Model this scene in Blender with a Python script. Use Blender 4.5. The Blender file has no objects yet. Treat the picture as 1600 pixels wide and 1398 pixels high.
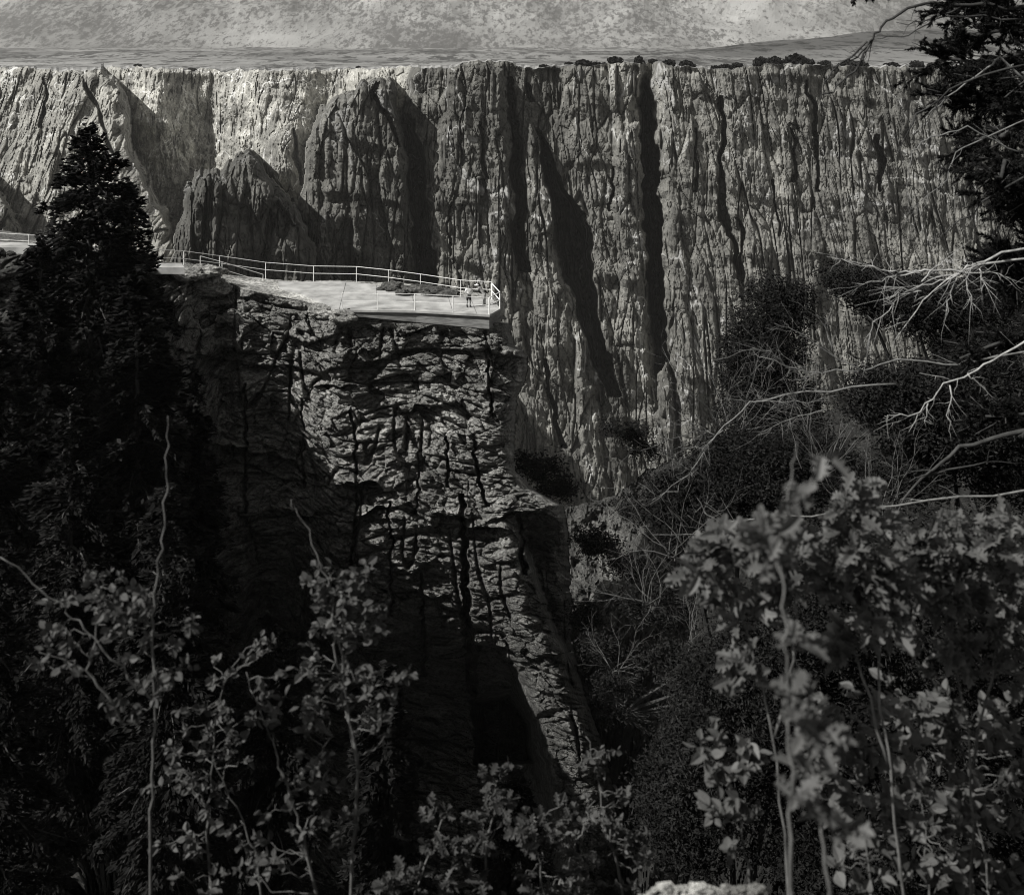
import bpy, math, random
import numpy as np
from mathutils import Vector, Matrix

# ------------------------------------------------------------------ camera, sky, sun
F, Y0, CX = 1715.0, 70.0, 800.0          # focal length in photo pixels, horizon row, centre column
sc = bpy.context.scene
C = sc.collection
cam_d = bpy.data.cameras.new('camera'); cam = bpy.data.objects.new('camera', cam_d); C.objects.link(cam)
cam.rotation_euler = (math.radians(90), 0, 0)
cam_d.sensor_width = 36; cam_d.lens = 36*F/1600
cam_d.shift_y = -(699-Y0)/1600
cam_d.clip_start = 0.1; cam_d.clip_end = 60000
cam_d.dof.use_dof = True; cam_d.dof.focus_distance = 85; cam_d.dof.aperture_fstop = 5.6
sc.camera = cam
sc.cycles.pixel_filter_type = 'BLACKMAN_HARRIS'; sc.cycles.filter_width = 1.05

SUN = Vector((-0.64, -0.30, 0.70)).normalized()
w = bpy.data.worlds.new('World'); sc.world = w; w.use_nodes = True
nt = w.node_tree; nt.nodes.clear()
sky = nt.nodes.new('ShaderNodeTexSky'); sky.sky_type = 'NISHITA'; sky.sun_disc = False
sky.sun_elevation = math.asin(SUN.z); sky.sun_rotation = math.atan2(SUN.x, SUN.y)
bw = nt.nodes.new('ShaderNodeRGBToBW'); mx = nt.nodes.new('ShaderNodeMix'); mx.data_type = 'RGBA'; mx.blend_type = 'MULTIPLY'
mx.inputs[0].default_value = 1; mx.inputs[7].default_value = (1, .99, .96, 1)
bg = nt.nodes.new('ShaderNodeBackground'); bg.inputs[1].default_value = 0.062
wo = nt.nodes.new('ShaderNodeOutputWorld')
nt.links.new(sky.outputs[0], bw.inputs[0]); nt.links.new(bw.outputs[0], mx.inputs[6])
nt.links.new(mx.outputs[2], bg.inputs[0]); nt.links.new(bg.outputs[0], wo.inputs[0])
sd = bpy.data.lights.new('sun', 'SUN'); sd.energy = 3.6; sd.angle = math.radians(.5); sd.color = (1, .985, .95)
so = bpy.data.objects.new('sun', sd); C.objects.link(so); so.rotation_euler = SUN.to_track_quat('Z', 'Y').to_euler()
sc.view_settings.view_transform = 'Standard'; sc.view_settings.look = 'None'
sc.view_settings.exposure = 0.75; sc.view_settings.gamma = 1

# ------------------------------------------------------------------ helpers
def PX(px, py, D): return ((px-CX)/F*D, D, (Y0-py)/F*D)
def P(px, py, D): return Vector(PX(px, py, D))
def G(px, py, z): return P(px, py, -z*F/(py-Y0))
def sst(a, b, x):
    t = np.clip((x-a)/(b-a), 0, 1); return t*t*(3-2*t)

_rg = np.random.default_rng(5)
_GR = _rg.normal(size=(256, 3)); _GR /= np.linalg.norm(_GR, axis=1)[:, None]; _GR = _GR.astype(np.float32)
def _h(i, j, k, s):
    n = (i*73856093) ^ (j*19349663) ^ (k*83492791) ^ (s*2654435761 & 0x7fffffff)
    n = (n ^ (n >> 13))*1274126177 & 0x7fffffff
    return (n ^ (n >> 16)) & 0xffff
def pn(x, y, z, s=0):
    x, y, z = np.broadcast_arrays(x, y, z)
    xi, yi, zi = (np.floor(a).astype(np.int64) for a in (x, y, z))
    xf, yf, zf = (x-xi).astype(np.float32), (y-yi).astype(np.float32), (z-zi).astype(np.float32)
    u, v, t = (a*a*a*(a*(a*6-15)+10) for a in (xf, yf, zf))
    out = 0
    for dx in (0, 1):
        for dy in (0, 1):
            for dz in (0, 1):
                g = _GR[_h(xi+dx, yi+dy, zi+dz, s) & 255]
                d = g[..., 0]*(xf-dx)+g[..., 1]*(yf-dy)+g[..., 2]*(zf-dz)
                out = out + d*(u if dx else 1-u)*(v if dy else 1-v)*(t if dz else 1-t)
    return out*1.6
def fbm(x, y, z, s=0, o=4, ridge=False):
    r, a = 0, 1.0
    for k in range(o):
        n = pn(x, y, z, s+k*7)
        r = r + a*((1-2*np.abs(n)) if ridge else n)
        x, y, z, a = x*2.03, y*2.03, z*2.03, a*.5
    return r
def worley(x, y, z, s=0):
    """cell value 0..1 and distance to the crack between cells"""
    xi, yi, zi = (np.floor(a).astype(np.int64) for a in (x, y, z))
    f1 = np.full(x.shape, 9., np.float32); f2 = f1.copy(); cid = np.zeros(x.shape, np.float32)
    for dx in (-1, 0, 1):
        for dy in (-1, 0, 1):
            for dz in (-1, 0, 1):
                a, b, c = xi+dx, yi+dy, zi+dz
                jx, jy, jz = (_h(a, b, c, s+q)/65535. for q in (1, 2, 3))
                d = np.sqrt((a+jx-x)**2+(b+jy-y)**2+(c+jz-z)**2).astype(np.float32)
                n = d < f1
                f2 = np.where(n, f1, np.minimum(f2, d)); f1 = np.where(n, d, f1)
                cid = np.where(n, _h(a, b, c, s+9)/65535., cid)
    return cid, f2-f1

def mesh_arrays(name, V, loops, starts, totals, smooth=False):
    me = bpy.data.meshes.new(name)
    me.vertices.add(len(V)); me.vertices.foreach_set('co', np.asarray(V, np.float32).ravel())
    me.loops.add(len(loops)); me.loops.foreach_set('vertex_index', np.asarray(loops, np.int32))
    me.polygons.add(len(starts)); me.polygons.foreach_set('loop_start', np.asarray(starts, np.int32))
    me.polygons.foreach_set('loop_total', np.asarray(totals, np.int32))
    me.update(calc_edges=True); me.validate()
    me.shade_smooth() if smooth else me.shade_flat()
    return me
def quads(name, V, Q, smooth=False):
    Q = np.asarray(Q, np.int32); n = len(Q)
    return mesh_arrays(name, V, Q.ravel(), np.arange(n)*4, np.full(n, 4), smooth)
def grid_mesh(name, X, Y, Z, mask=None, smooth=False):
    nr, nc = X.shape
    idx = np.arange(nr*nc).reshape(nr, nc)
    q = np.stack([idx[:-1, :-1], idx[1:, :-1], idx[1:, 1:], idx[:-1, 1:]], -1).reshape(-1, 4)
    V = np.stack([X, Y, Z], -1).reshape(-1, 3)
    if mask is not None:
        m = mask.ravel(); q = q[m[q].all(1)]
        used = np.zeros(len(V), bool); used[q] = True
        remap = np.cumsum(used)-1; V = V[used]; q = remap[q]
    return quads(name, V, q, smooth)
def link(name, me, mat, parent=None, loc=None):
    o = bpy.data.objects.new(name, me); C.objects.link(o)
    if mat: me.materials.append(mat)
    if parent: o.parent = parent
    if loc is not None: o.location = loc
    return o
def tag(o, label=None, cat=None, group=None, kind=None):
    if label: o['label'] = label
    if cat: o['category'] = cat
    if group: o['group'] = group
    if kind: o['kind'] = kind
    return o
def empty(name, loc, label, cat, group=None):
    o = bpy.data.objects.new(name, None); C.objects.link(o); o.location = loc
    return tag(o, label, cat, group)
def part(name, me, mat, root):       # mesh data in world coordinates -> child of root placed at its base
    me.transform(Matrix.Translation(-Vector(root.location)))
    return link(name, me, mat, root)

class MB:
    """collects tubes, boxes and leaves (world coordinates) into one mesh"""
    def __init__(s): s.V = []; s.L = []; s.T = []; s.n = 0
    def add(s, V, faces):
        V = np.asarray(V, float); s.V.append(V)
        for f in faces: s.L.extend([i+s.n for i in f]); s.T.append(len(f))
        s.n += len(V)
    def arr(s, V, L, T):
        s.V.append(np.asarray(V, float)); s.L.extend((np.asarray(L)+s.n).tolist()); s.T.extend(list(T)); s.n += len(V)
    def tube(s, pts, r0, r1=None, n=6):
        pts = [Vector(p) for p in pts]; r1 = r0 if r1 is None else r1
        V = []; m = len(pts)
        ref = Vector((0.13, 0.31, 0.94)); 
        if abs((pts[-1]-pts[0]).normalized().dot(ref)) > .9: ref = Vector((0.9, 0.3, 0.1))
        for i, p in enumerate(pts):
            d = (pts[min(i+1, m-1)]-pts[max(i-1, 0)]).normalized()
            a = d.cross(ref).normalized(); b = d.cross(a)
            r = (r0+(r1-r0)*i/(m-1)) if not isinstance(r0, (list, tuple)) else r0[i]
            for k in range(n):
                t = 2*math.pi*k/n; V.append(p+(a*math.cos(t)+b*math.sin(t))*r)
        fs = [(i*n+k, i*n+(k+1) % n, (i+1)*n+(k+1) % n, (i+1)*n+k) for i in range(m-1) for k in range(n)]
        fs += [tuple(range(n))[::-1], tuple((m-1)*n+k for k in range(n))]
        s.add([tuple(v) for v in V], fs)
    def prism(s, top, h):            # polygon (list of Vector) extruded down by h
        n = len(top)
        V = [tuple(p) for p in top]+[(p.x, p.y, p.z-h) for p in top]
        s.add(V, [tuple(range(n)), tuple(range(n, 2*n))[::-1]]+[(i, i+n, (i+1) % n+n, (i+1) % n) for i in range(n)])
    def mesh(s, name, smooth=False):
        T = np.array(s.T); st = np.concatenate([[0], np.cumsum(T)[:-1]])
        return mesh_arrays(name, np.concatenate(s.V), s.L, st, T, smooth)

# ------------------------------------------------------------------ materials
def mat(name, build):
    m = bpy.data.materials.new(name); m.use_nodes = True; n = m.node_tree
    b = n.nodes['Principled BSDF']; b.inputs['Roughness'].default_value = .9
    b.inputs['Specular IOR Level'].default_value = .15
    build(n, b); return m
def tone(v): return (v, v*.995, v*.972, 1)
def noise(n, scale, detail=6, rough=.6, vec=None, dist=0):
    t = n.nodes.new('ShaderNodeTexNoise'); t.inputs['Scale'].default_value = scale
    t.inputs['Detail'].default_value = detail; t.inputs['Roughness'].default_value = rough; t.inputs['Distortion'].default_value = dist
    if vec: n.links.new(vec, t.inputs['Vector'])
    return t.outputs[0]
def ramp(n, src, stops):
    r = n.nodes.new('ShaderNodeValToRGB'); n.links.new(src, r.inputs[0]); e = r.color_ramp.elements
    while len(e) < len(stops): e.new(.5)
    for k, (p, v) in enumerate(stops): e[k].position = p; e[k].color = tone(v) if not isinstance(v, tuple) else v
    return r.outputs[0]
def mapping(n, sx, sy, sz):
    g = n.nodes.new('ShaderNodeNewGeometry'); m = n.nodes.new('ShaderNodeMapping')
    n.links.new(g.outputs['Position'], m.inputs[0]); m.inputs['Scale'].default_value = (sx, sy, sz); return m.outputs[0]
def mixc(n, fac, a, b, blend='MIX'):
    m = n.nodes.new('ShaderNodeMix'); m.data_type = 'RGBA'; m.blend_type = blend
    if isinstance(fac, (int, float)): m.inputs[0].default_value = fac
    else: n.links.new(fac, m.inputs[0])
    for s, k in ((a, 6), (b, 7)):
        if isinstance(s, tuple): m.inputs[k].default_value = s
        else: n.links.new(s, m.inputs[k])
    return m.outputs[2]
def bump(n, b, src, strength, dist):
    u = n.nodes.new('ShaderNodeBump'); u.inputs['Strength'].default_value = strength; u.inputs['Distance'].default_value = dist
    n.links.new(src, u.inputs['Height']); n.links.new(u.outputs[0], b.inputs['Normal'])

def rock_far(n, b):
    v = mapping(n, .10, .10, .06)
    c = ramp(n, noise(n, 1., 9, .62, v), [(.3, .12), (.5, .25), (.7, .42)])
    stk = ramp(n, noise(n, 1., 5, .7, mapping(n, .5, .5, .10)), [(.36, .5), (.5, 1.), (.7, 1.15)])
    c = mixc(n, .85, c, stk, 'MULTIPLY')
    bl = ramp(n, noise(n, 1., 4, .75, mapping(n, .5, .5, .35)), [(.38, .5), (.5, 1.), (.62, 1.2)])
    c = mixc(n, .55, c, bl, 'MULTIPLY')
    big = ramp(n, noise(n, .012, 3, .5, mapping(n, 1, 1, 1)), [(.35, .62), (.65, 1.1)])
    c = mixc(n, 1, c, big, 'MULTIPLY')
    dk = noise(n, 1., 4, .55, mapping(n, .016, .016, .012), 1.2)     # pale dikes: thin contour lines of a noise
    c = mixc(n, ramp(n, dk, [(.4935, 0.), (.498, .85), (.502, .85), (.5065, 0.)]), c, tone(.52))
    at = n.nodes.new('ShaderNodeAttribute'); at.attribute_name = 'rock_tone_shade'
    c = mixc(n, 1, c, at.outputs['Color'], 'MULTIPLY')
    n.links.new(c, b.inputs['Base Color'])
    bump(n, b, noise(n, 1., 8, .7, mapping(n, .9, .9, .5)), .7, 1.2)
def rock_near(n, b):
    v = mapping(n, .5, .5, 1.0)
    c = ramp(n, noise(n, .8, 10, .68, v), [(.3, .07), (.5, .19), (.7, .40)])
    l = ramp(n, noise(n, 3.5, 6, .7, mapping(n, 1, 1, 1.6)), [(.42, .35), (.56, 1.)])   # dark lichen blotches
    c = mixc(n, 1, c, l, 'MULTIPLY')
    at = n.nodes.new('ShaderNodeAttribute'); at.attribute_name = 'rock_tone_shade'
    c = mixc(n, 1, c, at.outputs['Color'], 'MULTIPLY')
    n.links.new(c, b.inputs['Base Color'])
    bump(n, b, noise(n, 3., 9, .7, mapping(n, 1, 1, 2.2)), .9, .25)
def ground_far(n, b):
    v = mapping(n, 1, 1, 1)
    base = ramp(n, noise(n, .0022, 8, .6, v), [(.3, .15), (.5, .24), (.7, .36)])
    sp = noise(n, .04, 6, .8, mapping(n, 1, .30, 1))
    pat = noise(n, .0014, 5, .6, v)
    c = mixc(n, ramp(n, pat, [(.47, 0.), (.60, .55)]), base, tone(.07))
    ad = n.nodes.new('ShaderNodeMath'); ad.operation = 'MULTIPLY_ADD'; ad.inputs[1].default_value = .35
    n.links.new(pat, ad.inputs[0]); n.links.new(sp, ad.inputs[2])
    c = mixc(n, ramp(n, ad.outputs[0], [(.665, 0.), (.72, .9)]), c, tone(.045))
    at = n.nodes.new('ShaderNodeAttribute'); at.attribute_name = 'rock_tone_shade'
    c = mixc(n, 1, c, at.outputs['Color'], 'MULTIPLY')
    n.links.new(c, b.inputs['Base Color'])
def simple(lo, hi, scale=6, sz=1, det=5, bs=0, bd=.02, rough=.9):
    def f(n, b):
        s = noise(n, scale, det, .6, mapping(n, 1, 1, sz))
        n.links.new(ramp(n, s, [(.35, lo), (.65, hi)]), b.inputs['Base Color'])
        b.inputs['Roughness'].default_value = rough
        if bs: bump(n, b, s, bs, bd)
    return f
def leafy(lo, hi, scale, trans=.0, rough=.6):
    def f(n, b):
        s = noise(n, scale, 3, .6, mapping(n, 1, 1, 1))
        c = ramp(n, s, [(.35, lo), (.65, hi)]); n.links.new(c, b.inputs['Base Color'])
        b.inputs['Roughness'].default_value = rough; b.inputs['Specular IOR Level'].default_value = .3 if trans else .04
        if trans:
            t = n.nodes.new('ShaderNodeBsdfTranslucent'); n.links.new(c, t.inputs[0])
            m = n.nodes.new('ShaderNodeMixShader'); m.inputs[0].default_value = trans
            o = n.nodes['Material Output']; n.links.new(b.outputs[0], m.inputs[1]); n.links.new(t.outputs[0], m.inputs[2])
            n.links.new(m.outputs[0], o.inputs[0])
    return f
M = dict(
    far=mat('canyon_rock', rock_far), near=mat('outcrop_rock', rock_near), plain=mat('plateau_soil', ground_far),
    soil=mat('dark_soil', simple(.02, .06, 1.5, 1, 8, .6, .2)),
    deck=mat('pale_concrete', simple(.22, .42, .7, 1, 10, .3, .02)),
    base=mat('weathered_board', simple(.10, .24, 1.1, 9, 5, .5, .03)),
    white=mat('white_paint', simple(.72, .82, 5, 1, 3, 0, 0, .5)),
    fir=mat('fir_needles', leafy(.005, .015, 1.2)), juniper=mat('juniper_needles', leafy(.007, .021, 1.5)),
    bark=mat('dark_bark', simple(.02, .06, 9, .3, 6, .7, .02)), dead=mat('dead_wood', simple(.2, .42, 20, .5, 5, .5, .004)),
    deadgrey=mat('grey_dead_wood', simple(.10, .20, 20, .5, 5, .5, .004)),
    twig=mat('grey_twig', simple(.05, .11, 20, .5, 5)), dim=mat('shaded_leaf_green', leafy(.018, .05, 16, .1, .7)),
    oak=mat('oak_leaf', leafy(.05, .115, 14, .15, .6)), berry=mat('serviceberry_leaf', leafy(.03, .08, 16, .15, .6)),
    stem=mat('pale_stem', simple(.07, .17, 25, .6, 5, .4, .003)),
    skin=mat('skin', simple(.22, .26, 8)), shirt=mat('white_cloth', simple(.72, .80, 6)), grey=mat('grey_cloth', simple(.22, .30, 6)),
    black=mat('black_cloth', simple(.012, .02, 8)), hair=mat('dark_hair', simple(.015, .03, 30)), boot=mat('boot_leather', simple(.02, .03, 20)),
)

# ------------------------------------------------------------------ relief tools (all fields in photo pixels + metres)
def sdf(poly, x, y):
    """signed distance to polygon, positive inside"""
    poly = np.asarray(poly, float); n = len(poly)
    d = np.full(x.shape, 1e9); ins = np.zeros(x.shape, bool)
    for i in range(n):
        ax, ay = poly[i]; bx, by = poly[(i+1) % n]
        ex, ey = bx-ax, by-ay; L = ex*ex+ey*ey+1e-9
        t = np.clip(((x-ax)*ex+(y-ay)*ey)/L, 0, 1)
        d = np.minimum(d, (x-ax-t*ex)**2+(y-ay-t*ey)**2)
        c = ((ay > y) != (by > y)) & (x < (bx-ax)*(y-ay)/(by-ay+1e-9)+ax); ins ^= c
    d = np.sqrt(d); return np.where(ins, d, -d)
def slot(path, x, y):
    """path of (px, py, halfwidth): 1 in the middle, 0 outside"""
    p = np.asarray(path, float)
    horiz = abs(p[-1, 0]-p[0, 0]) > abs(p[-1, 1]-p[0, 1])
    a, b = (x, y) if horiz else (y, x); k, j = (0, 1) if horiz else (1, 0)
    c = np.interp(a, p[:, k], p[:, j]); hw = np.interp(a, p[:, k], p[:, 2], left=0.01, right=0.01)
    v = np.clip(1-np.abs(b-c)/np.maximum(hw, .01), 0, 1)
    return np.where((a < p[0, k]) | (a > p[-1, k]), 0, v)
def put_tone(me, T):
    a = me.attributes.new('rock_tone_shade', 'FLOAT_COLOR', 'POINT')  # ground's own tone, with painted shade on some of the rock
    c = np.ones((len(T), 4), np.float32); c[:, :3] = T[:, None]; a.data.foreach_set('color', c.ravel())

# ------------------------------------------------------------------ far canyon wall
def far_rim(px):
    return np.interp(px, [-400, 0, 120, 180, 300, 420, 560, 640, 700, 740, 790, 820, 900, 1000, 1060, 1130, 1200, 1300, 1450, 1600, 2000],
                     [104, 104, 112, 105, 109, 111, 108, 105, 108, 94, 97, 107, 104, 97, 103, 110, 100, 103, 107, 113, 120])
def far_wall():
    st = 1.45
    px = np.arange(-260, 1900, st); nr = 600
    t = np.linspace(0, 1, nr)[:, None]
    rim = far_rim(px)+5.0*pn(px/26, 0, 0, 2)+4.0*pn(px/10, 0, 0, 3)+2.2*pn(px/4, 0, 0, 4)
    py = rim[None, :]*(1-t)+940*t; px = np.broadcast_to(px[None, :], py.shape)
    wx = px+9*pn(px/60, py/70, 0, 11)+6*pn(px/24, py/26, 0, 12)+2*pn(px/8, py/10, 0, 13)
    wy = py+8*pn(px/45, py/60, 5, 14)+9*pn(px/11, py/40, 5, 15)+4*pn(px/5, py/30, 5, 16)
    # behind everything: pale wall of the far bend, its face turned to the left
    D = 980-.42*(wx-180)-.28*(py-100)
    D += 50*sst(250, 420, 420-np.abs(wx-300)*2)*0
    for (x, y, r, a) in ((245, 150, 60, -50), (330, 230, 70, 45), (400, 160, 50, -35), (520, 150, 40, 40), (440, 250, 25, -40)):
        D = D+a*np.exp(-((wx-x)/r)**2-((wy-y)/(r*2.2))**2)
    D = np.maximum(D, 720)
    T = np.full(D.shape, 1.5); A = np.full(D.shape, .8)
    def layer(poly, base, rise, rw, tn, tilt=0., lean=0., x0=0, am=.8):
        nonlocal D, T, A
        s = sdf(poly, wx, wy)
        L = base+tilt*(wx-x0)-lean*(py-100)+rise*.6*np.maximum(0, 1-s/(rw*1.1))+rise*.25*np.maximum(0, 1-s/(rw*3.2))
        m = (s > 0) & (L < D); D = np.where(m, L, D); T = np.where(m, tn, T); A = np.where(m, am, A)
    # right-hand wall beyond the black slot
    layer([(1012, 60), (1022, 300), (1040, 560), (1060, 700), (1080, 990), (2100, 990), (2100, 60)], 455, 40, 7, .72, .03, .10, 1012, .7)
    # panel between the leaning gully and the slot
    layer([(640, 60), (690, 60), (1010, 60), (1006, 150), (1006, 300), (1013, 420), (1028, 580), (1060, 700), (1080, 990), (640, 990)], 462, 40, 7, .86, .0, .08, 850)
    layer([(955, 250), (968, 200), (1000, 190), (1007, 300), (1016, 560), (1000, 620), (965, 470), (955, 380)], 452, 14, 5, .95, .0, .06, 960)
    # dark triangular buttress right of the leaning fin
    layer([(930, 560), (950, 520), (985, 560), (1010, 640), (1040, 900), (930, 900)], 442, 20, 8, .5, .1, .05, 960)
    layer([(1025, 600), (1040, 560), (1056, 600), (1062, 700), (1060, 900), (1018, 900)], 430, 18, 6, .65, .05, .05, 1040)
    # second fin
    layer([(815, 200), (828, 175), (845, 210), (872, 300), (897, 480), (915, 505), (925, 600), (944, 655), (955, 780), (960, 960), (820, 960)], 448, 26, 6, .85, .03, .06, 820)
    layer([(893, 500), (915, 505), (925, 600), (944, 655), (957, 790), (912, 790), (905, 700), (896, 600)], 440, 14, 4, 1.05, .03, .06, 820)
    # tower in the middle
    layer([(672, 470), (668, 330), (680, 200), (700, 118), (735, 92), (790, 98), (799, 150), (806, 300), (812, 430), (840, 600), (880, 760), (880, 960), (560, 960), (640, 600)],
          446, 22, 5, .74, .02, .06, 680)
    # left wall
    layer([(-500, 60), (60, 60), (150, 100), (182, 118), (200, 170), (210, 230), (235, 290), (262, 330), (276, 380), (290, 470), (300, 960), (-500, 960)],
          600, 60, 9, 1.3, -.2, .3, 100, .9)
    layer([(-500, 200), (-30, 250), (8, 300), (30, 350), (40, 470), (-500, 960)], 520, 30, 8, .9, .0, .1, 0)
    # central buttress, shade of its face painted in as a darker tone
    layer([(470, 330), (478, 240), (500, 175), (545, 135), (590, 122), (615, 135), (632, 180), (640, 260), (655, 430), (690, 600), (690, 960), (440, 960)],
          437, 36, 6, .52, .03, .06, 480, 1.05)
    # small butte, its face in shade by a lowered tone
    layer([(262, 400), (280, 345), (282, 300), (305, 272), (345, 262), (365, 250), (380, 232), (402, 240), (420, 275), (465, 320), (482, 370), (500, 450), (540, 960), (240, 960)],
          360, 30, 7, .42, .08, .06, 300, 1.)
    # slots and cracks (recessed with real depth)
    Z = (Y0-py)/F*D; X = (px-CX)/F*D
    for path, dep in (([(640, 150, 3), (644, 230, 10), (655, 300, 14), (664, 430, 14), (680, 600, 10)], 120),
                      ([(797, 120, 3), (806, 220, 8), (812, 330, 11), (816, 425, 9)], 110),
                      ([(842, 200, 4), (868, 290, 18), (888, 340, 26), (905, 440, 24), (922, 500, 16), (960, 620, 12)], 90),
                      ([(1006, 130, 3), (1012, 190, 9), (1020, 330, 13), (1030, 480, 14), (1040, 565, 9)], 110),
                      ([(1124, 150, 3), (1130, 200, 8), (1128, 250, 4), (1132, 330, 6), (1155, 430, 4), (1166, 450, 1)], 18),
                      ([(1262, 125, 2), (1272, 200, 4), (1280, 300, 3)], 12),
                      ([(1372, 210, 3), (1377, 255, 7), (1374, 300, 3)], 16),
                      ([(1240, 200, 2), (1243, 285, 3)], 9), ([(1150, 340, 2), (1163, 440, 4)], 10), ([(1210, 280, 2), (1222, 370, 2.5)], 8),
                      ([(68, 120, 2), (70, 200, 4)], 14), ([(128, 120, .5), (140, 160, 4), (165, 220, 5), (185, 260, 3)], 14), ([(323, 280, 2), (325, 330, 3), (323, 400, 3)], 8),
                      ([(585, 140, 2), (612, 185, 5), (625, 230, 3)], 14), ([(755, 190, 2), (758, 280, 3)], 8), ([(722, 150, 1), (720, 260, 2.5)], 6),
                      ([(822, 130, 3), (830, 160, 5)], 14), ([(455, 200, 2), (462, 240, 6), (466, 290, 3)], 20), ([(1092, 200, 2), (1086, 300, 3)], 8),
                      ([(960, 260, 2), (952, 330, 3)], 9), ([(708, 300, 2), (702, 400, 2.5)], 6), ([(850, 560, 3), (880, 700, 6)], 16)):
        D = D+dep*np.minimum(1, 1.8*slot(path, wx, py))
    # natural relief: vertical ribs, blocks, ledges
    Q = D
    ribs = fbm(X/28, Q/60, Z/150, 21, 3, True)*3.0+fbm(X/9, Q/30, Z/60, 25, 3, True)*1.3
    wz = .35*pn(X/14, Q/40, Z/30, 2)
    lean_ = .18*Z+.5*pn(X/40, Q/60, Z/40, 3)*8
    cid, edge = worley((X+lean_*.3)/7+wz, Q/45, Z/30+wz, 31)
    cid2, edge2 = worley((X+lean_*.2)/2.8+wz, Q/30, (Z+.25*X)/9.5+wz, 37)
    cid3, edge3 = worley(X/1.3, Q/20, (Z+.2*X)/2.6, 39)
    led = fbm(X/50, Q/60, (Z+.12*X)/7, 41, 4)
    zz = (Z+.15*X+6*pn(X/30, Q/50, Z/40, 49))/23; stp = (zz % 1); stp = np.minimum(stp*6, 1-stp)*sst(-.2, .2, pn(X/35, Q/60, Z/18, 53))
    fr = np.abs(pn(X/6, Q/40, Z/70, 43)); fr2 = np.abs(pn(X/2.6+3, Q/25, Z/20, 44)); sel = pn(X/16, Q/50, Z/30, 45)
    crk = np.exp(-(fr/.035)**2)*sst(-.05, .25, sel)*7+np.exp(-(fr2/.06)**2)*sst(0, .3, pn(X/9, Q/50, Z/12, 46))*3
    dg = np.abs(pn((X+.8*Z)/9, Q/40, (Z-.8*X)/45, 56)); crk = crk+np.exp(-(dg/.03)**2)*sst(.05, .3, pn(X/22, Q/50, Z/22, 57))*1.5
    facet = np.abs(((X/19+.6*pn(X/30, Q/50, Z/45, 47)+.12*Z/17) % 1)-.35)*8*sst(-.3, .3, pn(X/60, Q/90, Z/50, 48))
    disp = ribs*.7+(cid-.5)*5.0+(cid2-.5)*2.6+(cid3-.5)*1.0-crk-facet-np.exp(-edge*20)*2.6-np.exp(-edge2*12)*1.1-np.exp(-edge3*9)*.3+led*1.8+stp*3.6+fbm(X/1.2, Q/9, Z/1.6, 51, 3)*.3
    amp = A
    fade = np.minimum(1, (py-rim[None, :])/6)
    D2 = D-disp*amp*fade
    me = grid_mesh('canyon_wall', (px-CX)/F*D2, D2, (Y0-py)/F*D2)
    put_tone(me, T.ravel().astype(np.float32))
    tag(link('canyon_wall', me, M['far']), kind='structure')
    return px[0], py[0], D2[0]
rpx, rpy, rD = far_wall()

def terrain():
    px, py, D0 = rpx[::3], rpy[::3], rD[::3]
    nr = 420; t = np.linspace(0, 1, nr)[:, None]**1.15
    w0 = np.minimum(1, t/.06); Dr = D0[None, :]*(1-w0)+1000*8.2**t*w0
    PXg = np.broadcast_to(px[None, :], Dr.shape)
    X = (PXg-CX)/F*Dr
    zr = (Y0-py)/F*D0
    s = sst(0, 1, (Dr-D0[None, :])/np.maximum(1010-D0[None, :], 120))
    z = zr[None, :]*(1-s)+(-19)*s
    u = np.clip((Dr-4900-300*pn(X/900, 0, 0, 61))/1000, 0, 4)
    z = z+330*u**1.2*(1-.35*u/3.3)
    z = z+(fbm(X/600, Dr/900, 1, 62, 5, True)*60*np.minimum(1, u*1.6))+fbm(X/260, Dr/300, 2, 63, 4)*9*np.clip((Dr-1010)/700, 0, 1)
    z = z+np.exp(-((Dr-1900)/420)**2)*40*sst(960, 1500, PXg)*(1+.2*pn(X/160, Dr/200, 0, 64))
    z = z+np.exp(-((Dr-1150)/160)**2)*9*np.exp(-((PXg-1060)/80)**2)
    z = z+fbm(X/28, Dr/40, 3, 66, 3)*.8*s*(Dr < 2500)
    me = grid_mesh('plateau', X, Dr, z)
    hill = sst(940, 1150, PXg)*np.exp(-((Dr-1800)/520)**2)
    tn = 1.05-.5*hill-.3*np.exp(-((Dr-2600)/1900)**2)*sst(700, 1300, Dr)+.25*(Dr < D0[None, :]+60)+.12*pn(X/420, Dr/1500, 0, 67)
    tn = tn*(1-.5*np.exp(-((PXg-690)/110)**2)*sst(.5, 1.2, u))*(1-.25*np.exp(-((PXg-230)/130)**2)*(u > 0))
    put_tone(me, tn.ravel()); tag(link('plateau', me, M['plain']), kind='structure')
terrain()

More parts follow.
